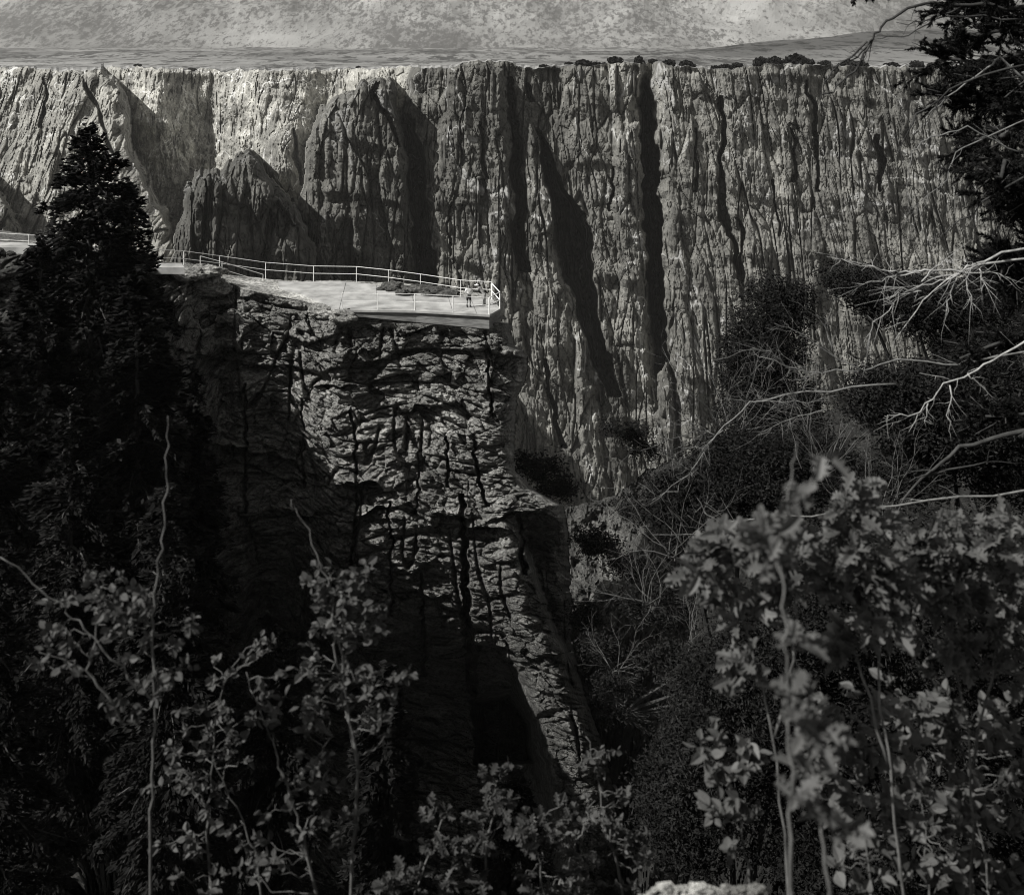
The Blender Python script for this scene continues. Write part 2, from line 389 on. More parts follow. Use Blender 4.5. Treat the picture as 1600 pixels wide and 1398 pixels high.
# ------------------------------------------------------------------ near outcrop and left hillside
EX = [-300, 0, 100, 230, 300, 345, 380, 430, 470, 530, 650, 765, 800, 1000]
def front_edge(px): return np.interp(px, EX, [398, 386, 392, 419, 424, 434, 452, 462, 470, 484, 487, 493, 493, 500])
def back_edge(px): return np.interp(px, EX, [352, 360, 372, 409, 411, 428, 432, 437, 439, 438, 444, 460, 476, 520])
def top_z(px): return np.interp(px, [-300, 0, 240, 345, 450, 1000], [-14, -15, -17, -19.4, -20.3, -20.3])
RIGHT = [(60, 482), (460, 485), (505, 796), (540, 800), (548, 816), (565, 824), (590, 820), (620, 806), (690, 801), (735, 806), (765, 835), (790, 878), (830, 886),
         (900, 888), (1000, 892), (1060, 905), (1120, 925), (1180, 948), (1250, 962), (1520, 975)]
def outcrop():
    st = 1.4
    px1 = np.arange(-260, 1010, st); nr = 860
    t = np.linspace(0, 1, nr)[:, None]
    be = back_edge(px1)+1.2*pn(px1/9, 0, 0, 71)
    py = be[None, :]*(1-t)+1520*t; px = np.broadcast_to(px1[None, :], py.shape)
    fe = front_edge(px); tz = top_z(px)
    Dtop = -tz*F/(py-Y0); De = -tz*F/(fe-Y0)
    f2 = fe+np.interp(px, [500, 545, 800], [0, 17, 18])
    k = py-f2
    Df = De-.016*np.minimum(k, 330)-.008*np.maximum(k-330, 0)+.12
    left = sst(430, 120, px)
    Dleft = De*np.exp(-np.maximum(k, 0)/1000*1.45)
    Df = Df*(1-left)+Dleft*left
    wx = px+5*pn(px/40, py/60, 0, 72)+2*pn(px/9, py/14, 0, 73)
    wy = py+7*pn(px/70, py/30, 3, 74)+3*pn(px/18, py/9, 3, 75)
    face = k > 0
    D = np.where(face, Df, np.where(py > fe, De+.5, Dtop))
    # stepped strata: top band overhangs, undercut dark line below
    und = np.interp(wx, [200, 330, 500, 640, 760, 820], [520, 560, 582, 548, 545, 560])
    D = D-face*.75*sst(0, 30, k)*(1-sst(-3, 3, wy-und))
    D = D+face*.9*np.exp(-np.maximum(wy-und, 0)/10)*(wy > und)
    # ledges as steps outward going down
    for pts, dep, dec in (([(350, 622), (560, 600), (640, 640), (800, 655)], 1.1, 40), ([(340, 700), (480, 730), (600, 765), (720, 805), (800, 800)], 1.8, 34),
                          ([(330, 800), (480, 812), (640, 800), (740, 830), (890, 850)], 1.5, 30), ([(330, 905), (560, 900), (700, 925), (780, 935)], 1.2, 30), ([(300, 1010), (640, 1000), (780, 1020)], 1.5, 40)):
        p = np.array(pts); yy = np.interp(wx, p[:, 0], p[:, 1])+22*pn(wx/70, dep*7, 0*wx, 98)+9*pn(wx/22, dep*7, 0*wx, 99); dep = dep*np.clip(.55+1.1*pn(wx/50, dep*3, 0*wx, 100), .05, 1.2); m = sst(p[0, 0]-40, p[0, 0]+20, wx)
        D = D+face*m*dep*(np.exp(-np.maximum(wy-yy, 0)/dec)*(wy > yy)-.5*np.exp(-np.maximum(yy-wy, 0)/12)*(wy <= yy))
    # the lit spine that runs down to the right and the dark recess beside it
    sp = np.interp(wy, [760, 850, 950, 1010, 1080, 1170, 1300], [770, 790, 820, 850, 875, 905, 930])
    hw = np.interp(wy, [760, 850, 1000, 1170, 1300], [30, 26, 24, 34, 40])
    D = D-face*2.6*np.exp(-((wx-sp)/hw)**2)*sst(740, 860, wy)
    D = D+face*7*sst(0, 12, wx-sp-hw)*sst(800, 860, wy)*(1-sst(1000, 1080, wy))
    D = D+face*10*sst(8, 60, sp-hw*1.0-wx)*sst(960, 1120, wy)
    for path, dep in (([(722, 770, 4), (726, 900, 7), (738, 1050, 10), (748, 1160, 12)], 5), ([(697, 680, 2.5), (702, 760, 3)], 2.5), ([(548, 640, 3), (560, 760, 3), (545, 900, 4)], 2),
                      ([(380, 600, 3), (384, 800, 4)], 2.2), ([(738, 690, 3), (760, 790, 4)], 2.5), ([(812, 800, 4), (820, 900, 6)], 4), ([(610, 780, 2), (612, 960, 3)], 2),
                      ([(470, 620, 2), (476, 760, 3)], 1.6), ([(655, 700, 2), (652, 800, 2)], 1.4), ([(760, 560, 3), (772, 650, 3)], 1.6), ([(660, 900, 3), (664, 1060, 4)], 2.5)):
        D = D+face*dep*np.minimum(1, 1.6*slot(path, wx+5*pn(px*0, py/22, 0, 97)+3*pn(px*0, py/8, 0, 98), wy)*np.clip(.9+1.2*pn(px*0+path[0][0], py/18, 0, 99), 0, 1))
    D = D+face*14*np.clip(sdf([(740, 1085), (800, 1075), (832, 1120), (838, 1195), (740, 1200)], wx, wy)/12, 0, 1)
    X = (px-CX)/F*Df; Z = (Y0-py)/F*Df; Q = Df
    D = D+face*(1-left)*4.5*sst(850, 1150, wy)*sst(6, 60, sp-hw-wx)  # undercut added to keep the lower face out of the sun
    warp = .5*pn(X/4, Q/6, Z/3, 80)
    # blocky fractured rock with flat-lying beds
    zt = Z+.10*X+.8*pn(X/8, Q/8, Z/6, 84)
    c1, e1 = worley(X/3.4+warp, Q/7, zt/1.5+warp*1.5, 81)
    c2, e2 = worley(X/1.35+warp, Q/4, zt/.6+warp, 83)
    c3, e3 = worley(X/.55, Q/2, zt/.24, 85)
    big = fbm(X/9, Q/12, Z/6, 87, 3)
    topband = 1-sst(80, 130, k)
    a1 = 1+.7*topband
    vf = np.abs(pn(X/2.2, Q/9, Z/7, 92)); vc = np.exp(-(vf/.05)**2)*sst(-.05, .2, pn(X/6, Q/9, Z/5, 93))
    hf = np.abs(pn(X/11, Q/9, zt/1.5, 94)); hc = np.exp(-(hf/.05)**2)*sst(-.1, .2, pn(X/5, Q/9, Z/3, 95))
    disp = big*.7+(c1-.5)*1.1*a1-np.exp(-e1*12)*.45+(c2-.5)*.75*a1-np.exp(-e2*9)*.3+(c3-.5)*.36+fbm(X/.5, Q, Z/.25, 89, 4)*.16-vc*1.1-hc*.6
    fade = sst(0, 14, k)
    D = D-disp*fade*(1+.8*left)
    D = np.where(face | (py > fe), D, D+.15*fbm(X/3, Q/3, 0, 91, 4))
    # right-hand side turns away into the canyon, then ends
    rp = np.array(RIGHT)
    re = np.interp(py, rp[1:, 0], rp[1:, 1]) if False else np.interp(py, [r[0] for r in RIGHT], [r[1] for r in RIGHT])
    re = np.where(py < 500, 786, re)+3.5*pn(py/16, 0, px*0, 95)+1.5*pn(py/5, 0, px*0, 96)
    s = re-px
    D = D+5*np.exp(-np.maximum(s, 0)/7)+np.where(s < 3, 26*np.clip((3-s)/4, 0, 1), 0)
    mask = s > -4
    me = grid_mesh('outcrop', (px-CX)/F*D, D, (Y0-py)/F*D, mask)
    nT = len(me.vertices); co = np.empty(nT*3, np.float32); me.vertices.foreach_get('co', co); co = co.reshape(-1, 3)
    qx = co[:, 0]/co[:, 1]*F+CX; qy = Y0-co[:, 2]/co[:, 1]*F
    T = np.where(qy > front_edge(qx), np.interp(qy, [700, 900, 1100], [1.25, .8, .55]), 2.2)  # darker downward: shade of the lower cliff painted into the tone
    T = T*np.interp(qx, [0, 250, 380], [.35, .5, 1])*np.where(qy < front_edge(qx), 1, np.interp(qy, [480, 560, 600], [.8, .8, 1]))  # left side darkened in colour for the shadow of the trees
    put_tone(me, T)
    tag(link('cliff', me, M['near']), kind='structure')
outcrop()

# ------------------------------------------------------------------ gully slope on the right and the ledge under the camera
def gully():
    px1 = np.arange(780, 2300, 2.2); nr = 420
    t = np.linspace(0, 1, nr)[:, None]
    top = np.interp(px1, [780, 880, 960, 1010, 1100, 1200, 1400, 2300], [770, 795, 775, 735, 700, 660, 620, 560])+4*pn(px1/20, 0, 0, 101)+5*pn(px1/6, 0, 0, 102)
    py = top[None, :]*(1-t)+1700*t; px = np.broadcast_to(px1[None, :], py.shape)
    k = (py-top[None, :])/640
    a = sst(900, 1300, px)
    D = 130*np.exp(-k*(.45+1.5*a))
    X = (px-CX)/F*D; Z = (Y0-py)/F*D
    c, e = worley(X/1.3, D/6, (Z+.5*X)/.7, 103)
    D = D*(1-.03*fbm(X/14, D/14, Z/10, 105, 4))-(c-.5)*1.4*(1-a)-fbm(X/2.5, D/3, Z/1, 107, 5)*1.1
    me = grid_mesh('hillside', (px-CX)/F*D, D, (Y0-py)/F*D)
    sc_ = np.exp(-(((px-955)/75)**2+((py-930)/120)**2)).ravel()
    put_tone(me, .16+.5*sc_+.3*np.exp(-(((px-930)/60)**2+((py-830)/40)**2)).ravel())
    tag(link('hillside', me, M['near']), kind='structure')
    # ground ledge the photographer stands on, falling away to both gullies
    gx = np.linspace(-14, 14, 220)[None, :]; gy = np.linspace(-8, 14, 220)[:, None]
    X, Y = np.broadcast_arrays(gx, gy)
    edge = 1.93+.03*pn(X/.3, 0, 0, 111)+.17*np.exp(-((X-.36)/.13)**2)
    z = -1.62+.05*fbm(X/.5, Y/.5, 0, 112, 4)-np.maximum(Y-edge, 0)*1.15-sst(0, .3, Y-edge)*.7
    z = z+.12*fbm(X/.25, Y/.25, z, 113, 3)*sst(-.4, .2, Y-edge)
    tag(link('ground', grid_mesh('ground', X, Y, z), M['soil']), kind='structure')
gully()

# ------------------------------------------------------------------ platform, railings, people
ZD = -20.2
def gd(px, py, dz=0): 
    v = G(px, py, ZD); v.z += dz; return v
plat = empty('viewing_platform', gd(700, 480), 'pale flat viewing platform on the tip of the rock outcrop', 'viewing platform')
m = MB(); m.prism([gd(*p) for p in [(530, 484), (650, 485.5), (765, 492), (782, 482), (770, 468), (700, 462), (620, 452), (575, 443), (541, 440.8)]], .16)
part('deck', m.mesh('deck'), M['deck'], plat)
for xa, ya, xb, yb in ((590, 484.6, 588, 444), (650, 485.2, 642, 455), (708, 488, 700, 462.5), (745, 490.3, 735, 465)):
    a, b = gd(xa, ya), gd(xb, yb); w_ = Vector((.025, 0, 0)); m = MB(); m.prism([v+Vector((0, 0, .004)) for v in (a-w_, a+w_, b+w_, b-w_)], .01)
    part('joint', m.mesh('joint'), M['base'], plat)
def tapered(pts, hs):
    m = MB(); n = len(pts); V = [tuple(p) for p in pts]+[(p.x, p.y, p.z-h) for p, h in zip(pts, hs)]
    m.add(V, [tuple(range(n)), tuple(range(n, 2*n))[::-1]]+[(i, i+n, (i+1) % n+n, (i+1) % n) for i in range(n)]); return m
m = tapered([gd(*p, -.162) for p in [(532, 483.6), (650, 484.6), (764.4, 491), (781, 481.6), (770, 469), (600, 455), (545, 446)]], (.25, .75, .95, .95, .95, .6, .3))
part('retaining_wall', m.mesh('retaining_wall'), M['base'], plat)
def walk(name, pts, label, z):
    m = MB(); m.prism([G(x, y, z) for x, y in pts], .5)
    tag(link(name, m.mesh(name), M['deck']), label, 'path')
def path_strip():
    m = MB()
    m.prism([gd(*p, .03) for p in [(352, 431), (400, 434), (454, 441), (500, 440.6), (540.5, 440.6), (529.6, 484), (505, 474), (470, 459), (420, 448), (372, 440)]], .5)
    tag(link('footpath', m.mesh('footpath'), M['deck']), kind='structure')
path_strip()
walk('footpath', [(232, 411), (284, 412), (288, 418), (240, 418)], None, -17.0)
walk('footpath', [(-60, 376), (60, 380), (100, 385), (90, 388), (-60, 385)], None, -15.0)
for o in list(C.objects):
    if o.name.startswith('footpath'):
        for k in ('label', 'category'):
            if k in o: del o[k]
        o['kind'] = 'structure'

def railing(label, posts, h, rails=(1., .52), pr=.032, rr=.022, close=None):
    """posts: world base points; rails at fractions of the height"""
    r = empty('railing', posts[0], label, 'railing', 'white railings of the overlook')
    for p in posts:
        m = MB(); m.tube([p-Vector((0, 0, .1)), p+Vector((0, 0, h))], pr, n=8); part('post', m.mesh('post'), M['white'], r)
    for f in rails:
        m = MB(); m.tube([p+Vector((0, 0, h*f)) for p in posts], rr, n=8)
        part('top_rail' if f == 1. else 'mid_rail', m.mesh('rail'), M['white'], r)
    return r
back = [G(238, 415, -17.6), G(287, 417, -18.2), G(343, 424, -19), G(415, 434, -19.8), gd(490, 439.5), gd(557, 440.5), gd(607, 446), gd(657, 453), gd(720, 463), gd(768, 466)]
railing('long white two-bar railing along the canyon side of the platform and path', back, 1.30)
railing('short white railing on the cliff side of the path, stepping down beside boulders',
        [G(313, 424, -18.6), G(347, 433, -19.2), G(411, 452, -20.6), ], 1.25, rr=.026)
railing('white railing along the camera side of the platform in front of the people', [gd(535, 483), gd(590, 484), gd(648, 484.6), gd(708, 487.3), gd(764, 490.5)], 1.22, rr=.016, pr=.035)
railing('thick bright railing closing the pointed end of the platform', [gd(764.6, 491), gd(781, 482), gd(769, 468)], 1.25, rr=.04, pr=.05)
railing('distant white railing beside the path left of the pointed fir', [G(-60, 384, -15), G(-5, 385, -15), G(45, 388, -15), G(92, 391, -15.2)], 1.0, pr=.025, rr=.014)

def boulder(px, py, z, sx, sy, sz, seed, label, group, mt='near', dark=False):
    n1, n2 = 26, 18
    th = np.linspace(0, 2*np.pi, n1)[None, :]; ph = np.linspace(0.001, np.pi-.001, n2)[:, None]
    x, y, zz = np.sin(ph)*np.cos(th), np.sin(ph)*np.sin(th), np.cos(ph)*np.ones_like(th)
    c, e = worley(x*1.4+seed, y*1.4, zz*1.4, seed)
    r = 1+.35*fbm(x+seed, y, zz, seed, 4)+.25*(c-.5)-.1*np.exp(-e*9)
    b = G(px, py, z)
    me = grid_mesh('boulder', x*r*sx, y*r*sy, zz*r*sz+sz*.45)
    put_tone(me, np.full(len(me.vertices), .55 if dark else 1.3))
    o = link('boulder', me, M[mt]); o.location = b
    return tag(o, label, 'boulder', group)
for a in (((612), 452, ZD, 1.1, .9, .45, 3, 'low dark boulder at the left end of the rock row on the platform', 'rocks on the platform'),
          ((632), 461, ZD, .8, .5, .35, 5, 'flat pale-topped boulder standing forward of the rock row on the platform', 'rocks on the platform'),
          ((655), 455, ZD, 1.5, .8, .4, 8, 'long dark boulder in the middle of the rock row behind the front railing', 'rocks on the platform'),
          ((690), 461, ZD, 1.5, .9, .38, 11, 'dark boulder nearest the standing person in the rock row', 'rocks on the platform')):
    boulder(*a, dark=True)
for a in ((536, 499, -21.0, 1.1, .8, .55, 31, 'angular boulder wedged under the left corner of the platform wall', 'boulders on the outcrop edge'), (506, 492, -21.0, 1.3, .9, .6, 37, 'layered boulder just left of the platform wall', 'boulders on the outcrop edge'),
          (408, 476, -22.0, 1.9, 1.6, 1.0, 14, 'large rounded boulder below the path where the railing steps down', 'boulders on the outcrop edge'),
          (446, 484, -22.2, 1.6, 1.4, .9, 17, 'large rounded boulder between the path and the start of the platform', 'boulders on the outcrop edge'),
          (325, 430, -18.6, 1.3, 1.0, .6, 19, 'light angular boulder beside the last uphill railing post', 'boulders on the outcrop edge'),
          (302, 434, -18.6, 1.0, 1.0, .5, 23, 'small broken boulder right of the pale path piece', 'boulders on the outcrop edge'),
          (372, 462, -21.0, 1.4, 1.2, .8, 26, 'angular boulder at the left foot of the sloping path', 'boulders on the outcrop edge'),
          (330, 455, -20.0, 1.6, 1.2, .8, 29, 'dark layered boulder under the uphill railing', 'boulders on the outcrop edge')):
    boulder(*a)

def skin_body(name, verts, edges, radii, material, root, sub=2):
    me = bpy.data.meshes.new(name); me.from_pydata(verts, edges, []); me.update()
    o = bpy.data.objects.new(name, me); C.objects.link(o)
    o.modifiers.new('s', 'SKIN'); s = o.modifiers.new('u', 'SUBSURF'); s.levels = s.render_levels = sub
    for i, r in enumerate(radii):
        sv = me.skin_vertices[0].data[i]; sv.radius = r if isinstance(r, tuple) else (r, r); sv.use_root = (i == 0)
    dg = bpy.context.evaluated_depsgraph_get(); dg.update()
    nm = bpy.data.meshes.new_from_object(o.evaluated_get(dg)); bpy.data.objects.remove(o)
    nm.name = name; nm.shade_smooth(); nm.materials.clear()
    return link(name, nm, material, root)
def hand_chain(V, E, R, wrist, d, side):
    """palm + four fingers + thumb from index `wrist` along direction d"""
    w0 = Vector(V[wrist]); d = Vector(d).normalized(); s = Vector(side).normalized()
    V.append(tuple(w0+d*.06)); R.append((.028, .016)); E.append((wrist, len(V)-1)); palm = len(V)-1
    for k, L in enumerate((.070, .082, .076, .058)):
        a = w0+d*.095+s*(k-1.5)*.019; b = a+d*L*.5+Vector((0, 0, -.008)); c = b+d*L*.45+Vector((0, 0, -.018))
        i = len(V); V += [tuple(a), tuple(b), tuple(c)]; R += [.009, .008, .007]; E += [(palm, i), (i, i+1), (i+1, i+2)]
    a = w0+d*.03-s*.035; b = a+d*.03-s*.015; i = len(V)
    V += [tuple(a), tuple(b)]; R += [.010, .008]; E += [(palm, i), (i, i+1)]
def person(base, rz, label, lean, cap):
    r = empty('person', base, label, 'person', 'visitors on the platform'); r.rotation_euler = (0, 0, rz)
    # local frame: the person faces -y; lean pushes the upper body forward (toward -y)
    L = lambda z: -lean*max(0, z-.9)
    def p(x, y, z): return (x, y+L(z), z-lean*.18*max(0, z-.9))
    V = [p(0, 0, .95), p(0, .01, 1.15), p(0, .01, 1.36), p(0, 0, 1.46), p(0, -.01, 1.52), p(0, -.015, 1.60), p(0, -.01, 1.69)]
    R = [(.15, .10), (.13, .095), (.16, .10), (.075, .07), (.052, .052), (.080, .092), (.062, .078)]
    E = [(0, 1), (1, 2), (2, 3), (3, 4), (4, 5), (5, 6)]
    i = len(V); V += [p(0, -.115, 1.59)]; R += [.014]; E += [(5, i)]               # nose
    for sx in (-1, 1):
        i = len(V); V += [p(sx*.088, 0, 1.60)]; R += [.016]; E += [(5, i)]         # ears
        i = len(V)
        if lean: sh, el, wr = p(sx*.19, 0, 1.42), p(sx*.24, -.17, 1.22), p(sx*.17, -.40, 1.20)
        else: sh, el, wr = p(sx*.19, 0, 1.42), p(sx*.29, .02, 1.14), p(sx*.12, -.20, 1.10)
        V += [sh, el, wr]; R += [.055, .040, .027]; E += [(2, i), (i, i+1), (i+1, i+2)]
        hand_chain(V, E, R, i+2, (-sx*.6, -.75, 0) if not lean else (0, -1, -.1), (sx*.75, -.6, 0) if not lean else (1, 0, 0))
        i = len(V)
        V += [(sx*.10, 0, .86), (sx*.115, -.02, .48), (sx*.125, .02, .09), (sx*.14, -.13, .035)]
        R += [(.092, .095), .062, .042, (.04, .03)]; E += [(0, i), (i, i+1), (i+1, i+2), (i+2, i+3)]
    skin_body('body', V, E, R, M['skin'], r)
    # shirt
    V = [p(0, 0, .93), p(0, .01, 1.15), p(0, .01, 1.35), p(0, 0, 1.45)]; R = [(.175, .125), (.155, .12), (.185, .125), (.085, .08)]; E = [(0, 1), (1, 2), (2, 3)]
    for sx in (-1, 1):
        i = len(V)
        sh, el = (p(sx*.2, 0, 1.41), p(sx*.245, -.14, 1.25)) if lean else (p(sx*.2, 0, 1.41), p(sx*.285, .02, 1.15))
        V += [sh, el]; R += [.075, .062]; E += [(2, i), (i, i+1)]
    skin_body('shirt', V, E, R, M['grey'] if lean else M['shirt'], r)
    V = [(0, 0, .99), (0, 0, .86)]; R = [(.18, .13), (.17, .13)]; E = [(0, 1)]
    for sx in (-1, 1):
        i = len(V); V += [(sx*.105, -.005, .74), (sx*.115, -.02, .5 if not lean else .12)]; R += [.105, .085 if not lean else .07]; E += [(1, i), (i, i+1)]
    skin_body('shorts' if not lean else 'trousers', V, E, R, M['black'] if not lean else M['grey'], r)
    for sx in (-1, 1):
        skin_body('boot', [(sx*.125, .02, .34 if not lean else .16), (sx*.125, .02, .08), (sx*.14, -.14, .045)], [(0, 1), (1, 2)], [.062, .062, (.05, .042)], M['boot'], r)
    hb = skin_body('hair' if not cap else 'sun_hat', [p(0, .02, 1.60), p(0, .015, 1.68), p(0, .012, 1.73)], [(0, 1), (1, 2)], [(.09, .095), (.088, .1), (.06, .07)], M['hair'] if not cap else M['shirt'], r)
    if cap:
        m = MB(); c = Vector(p(0, -.01, 1.665)); rr = .17
        ring = [tuple(c+Vector((rr*math.cos(t), rr*1.05*math.sin(t), -.02))) for t in np.linspace(0, 2*math.pi, 17)[:-1]]
        ring2 = [(x, y, z-.012) for x, y, z in ring]; top = tuple(c+Vector((0, 0, .03)))
        m.add(ring+ring2+[top], [(i, (i+1) % 16, 32) for i in range(16)]+[tuple(range(31, 15, -1))]+[(i, i+16, (i+1) % 16+16, (i+1) % 16) for i in range(16)])
        link('hat_brim', m.mesh('hat_brim'), M['shirt'], hb)
    return r
person(gd(732.5, 480), .25, 'person standing in white shirt, black shorts and dark boots, hands held in front', 0, False)
person(gd(757, 477), -1.9, 'person in grey clothes and pale hat leaning over the end railing', .85, True)

# ------------------------------------------------------------------ vegetation
def blades(c, d, nrm, ln, wd):
    """diamond quads: centre c, direction d, face normal nrm (n,3); length and width arrays"""
    d = d/np.linalg.norm(d, axis=1)[:, None]
    s = np.cross(d, nrm); s /= np.linalg.norm(s, axis=1)[:, None]+1e-9
    a = c-d*ln[:, None]/2; b = c+s*wd[:, None]/2-d*ln[:, None]*.1; e = c+d*ln[:, None]/2; f = c-s*wd[:, None]/2-d*ln[:, None]*.1
    V = np.stack([a, b, e, f], 1).reshape(-1, 3); return V, np.arange(len(V)).reshape(-1, 4)
def rnd_unit(rg, n):
    v = rg.normal(size=(n, 3)); return v/np.linalg.norm(v, axis=1)[:, None]

def conifer(px, py_top, py_bot, D, rad_px, seed, label, name='fir_tree', group=None, dens=1., blade=.3, mt='fir', lop=None, cat='tree', power=.85, start=.05):
    rg = np.random.default_rng(seed); base = P(px, py_bot, D); H = (py_bot-py_top)/F*D; Rm = rad_px/F*D
    root = empty(name, base, label, cat, group)
    m = MB(); m.tube([base-Vector((0, 0, 1)), base+Vector((0, 0, H*.5)), base+Vector((rg.normal()*.05, 0, H*.99))], H*.016, H*.002, n=7)
    part('trunk', m.mesh('trunk', True), M['bark'], root)
    nb = int(H*11*dens+60); cs, ds = [], []; mb = MB()
    for i in range(nb):
        h = start+(1-start)*(i+rg.random())/nb; az = rg.random()*2*math.pi
        r = Rm*(1-h)**power*rg.uniform(.62, 1.12)+H*.006
        if lop: r *= lop(h, az)
        up = .25-.55*(1-h)+rg.normal()*.1
        dirv = np.array([math.cos(az), math.sin(az), up]); z0 = h*H
        n = max(6, int(r/blade*14*dens)); t = rg.random(n)**.6
        droop = -.28*r*t*t
        pts = np.array(base)[None, :]+dirv[None, :]*(r*t)[:, None]; pts[:, 2] += z0+droop
        side = np.array([-math.sin(az), math.cos(az), 0]); sw = rg.normal(size=n)*r*.17*(1.15-t)
        pts += side[None, :]*sw[:, None]; pts[:, 2] += rg.normal(size=n)*blade*.35
        dd = dirv[None, :]+side[None, :]*np.sign(sw)[:, None]*.7+rg.normal(size=(n, 3))*.3; dd[:, 2] -= .15
        cs.append(pts); ds.append(dd)
        if r > blade*3 and i % 2 == 0:
            b0 = base+Vector((0, 0, z0)); b1 = b0+Vector(dirv*r*.5); b2 = b0+Vector(dirv*r*.95)+Vector((0, 0, -.28*r*.9))
            mb.tube([b0, b1, b2], H*.003+.01, .008, n=4)
    c = np.concatenate(cs); d = np.concatenate(ds); n = len(c)
    nr = np.array([0, 0, 1.])+rg.normal(size=(n, 3))*.55
    V, Q = blades(c, d, nr, rg.uniform(.6, 1.3, n)*blade, rg.uniform(.3, .5, n)*blade)
    part('crown', quads('crown', V, Q), M[mt], root)
    if mb.n: part('limb', mb.mesh('limb'), M['bark'], root)
    return root
def bushy(name, D, blobs, seed, label, cat='tree', group=None, leaf=.09, mt='juniper', cnt=2600, base=None, depth=1., clump=30):
    """rounded irregular crown: blobs of (px, py, rx_px, ry_px); clumps of small leaf faces in each"""
    rg = np.random.default_rng(seed)
    if cat == 'bush':
        blobs = [(x+rg.normal()*rx*.6, y+rg.normal()*ry*.55, rx*rg.uniform(.14, .4), ry*rg.uniform(.2, .5)) for (x, y, rx, ry) in blobs for _ in range(7)]
    bx = base or (blobs[0][0], blobs[0][1]+blobs[0][3]*1.3); b = P(*bx, D)
    root = empty(name, b, label, cat, group); cs = []; m = MB()
    tot = sum(q[2]*q[3] for q in blobs)
    for (x, y, rx, ry) in blobs:
        n = max(3, int(2.4*cnt/clump*rx*ry/tot)); u = rnd_unit(rg, n)*(rg.random((n, 1))**.38)
        k = D/F; c0 = np.array(P(x, y, D))
        cc = c0+u*np.array([rx*k, rx*k*depth, ry*k])
        m.tube([b, b.lerp(Vector(c0), .5)+Vector((rg.normal()*.2*rx*k, 0, 0)), Vector(c0)], .006*D**.8, .002*D**.8, n=5)
        for q in cc[::max(1, n//14)]: m.tube([Vector(c0), Vector(q)], .0016*D**.8, .0006*D**.8, n=4)
        rr = leaf*rg.uniform(.9, 2.4, n)
        pts = cc[:, None, :]+rg.normal(size=(n, clump, 3))*rr[:, None, None]*np.array([1, 1, .6])
        cs.append(pts.reshape(-1, 3))
    c = np.concatenate(cs); n = len(c); d = rnd_unit(rg, n); d[:, 2] = np.abs(d[:, 2])*.6
    V, Q = blades(c, d, rnd_unit(rg, n)+np.array([0, 0, .6]), rg.uniform(.6, 1.6, n)*leaf, rg.uniform(.25, .5, n)*leaf)
    part('crown', quads('crown', V, Q), M[mt], root); part('trunk', m.mesh('trunk'), M['bark'], root)
    return root

# --- left conifers
conifer(140, 198, 1000, 42, 235, 1, 'tall pointed dark fir, its tip standing against the pale far wall', dens=1.25, blade=.34, power=.62)
conifer(198, 282, 980, 46, 130, 2, 'dark fir just right of the tallest fir, its tip a little lower', dens=1.2, blade=.36, group=None, power=.6)
conifer(60, 372, 1000, 38, 120, 3, 'broad dark fir at the left edge below the distant railing', dens=1.2, blade=.34, power=.6)
conifer(-20, 430, 1100, 34, 130, 4, 'dark fir cut off by the left edge of the picture', dens=1.1, blade=.32, power=.6)
conifer(215, 420, 1050, 36, 120, 5, 'dark fir in front of the start of the railing, foliage reaching down into shade', dens=1.3, blade=.32, power=.55)
conifer(300, 560, 1150, 38, 95, 6, 'dark fir standing against the left part of the rock face', dens=1.2, blade=.3, power=.6)
conifer(110, 640, 1300, 28, 150, 7, 'black fir low on the shaded left slope', dens=1.3, blade=.2, power=.5)
conifer(260, 760, 1400, 26, 130, 8, 'black fir at the foot of the left rock face behind the leafy shrubs', dens=1.3, blade=.18, power=.5)
conifer(-20, 800, 1450, 22, 150, 9, 'black fir in the lower left corner of the slope', dens=1.3, blade=.17, power=.5)
conifer(420, 960, 1500, 30, 120, 10, 'added black fir filling the shadowed gorge behind the middle of the left shrubs', dens=1.3, blade=.2, power=.5)  # added to blacken the left part of the shadowed gorge
conifer(600, 1040, 1560, 34, 110, 11, 'added black fir standing in for deep gorge shadow left of the bright rock spine', dens=1.3, blade=.3, power=.55)  # added so the gorge in deep shadow comes out black
conifer(800, 1205, 1600, 36, 110, 12, 'added black fir standing in for the shadow at the foot of the bright rock spine', dens=1.3, blade=.3, power=.5)  # added to fill the shadow below the spine with black

# --- right side, middle distance
bushy('juniper_tree', 30, [(1205, 520, 60, 90), (1165, 560, 45, 60), (1235, 470, 40, 40), (1180, 640, 60, 50), (1230, 640, 60, 60)], 21,
      'rounded dark juniper standing up against the far canyon wall', cnt=16000, leaf=.10, base=(1210, 900))
bushy('juniper_tree', 24, [(1340, 440, 60, 26), (1420, 470, 90, 40), (1520, 500, 90, 60), (1580, 430, 60, 40)], 22,
      'dark spreading tree behind the pale fan of dead branches', cnt=18000, leaf=.09, base=(1560, 900))
bushy('juniper_tree', 20, [(1090, 800, 80, 60), (1160, 740, 90, 70), (1260, 740, 90, 70), (1050, 770, 34, 34)], 23,
      'low dense dark juniper below the rounded juniper', cnt=26000, leaf=.07, base=(1130, 1100))
bushy('juniper_tree', 16, [(1480, 640, 110, 80), (1380, 620, 60, 50), (1570, 700, 80, 90), (1420, 740, 70, 40), (1540, 590, 90, 50)], 24,
      'black tree mass at the right edge below the fan of dead branches', cnt=26000, leaf=.07, base=(1560, 1100))
bushy('juniper_tree', 12, [(1150, 1100, 110, 120), (1080, 1250, 90, 110), (1250, 1000, 110, 110)], 25,
      'black juniper in the shade of the gully behind the oak shrub', cnt=26000, leaf=.05, base=(1150, 1500))
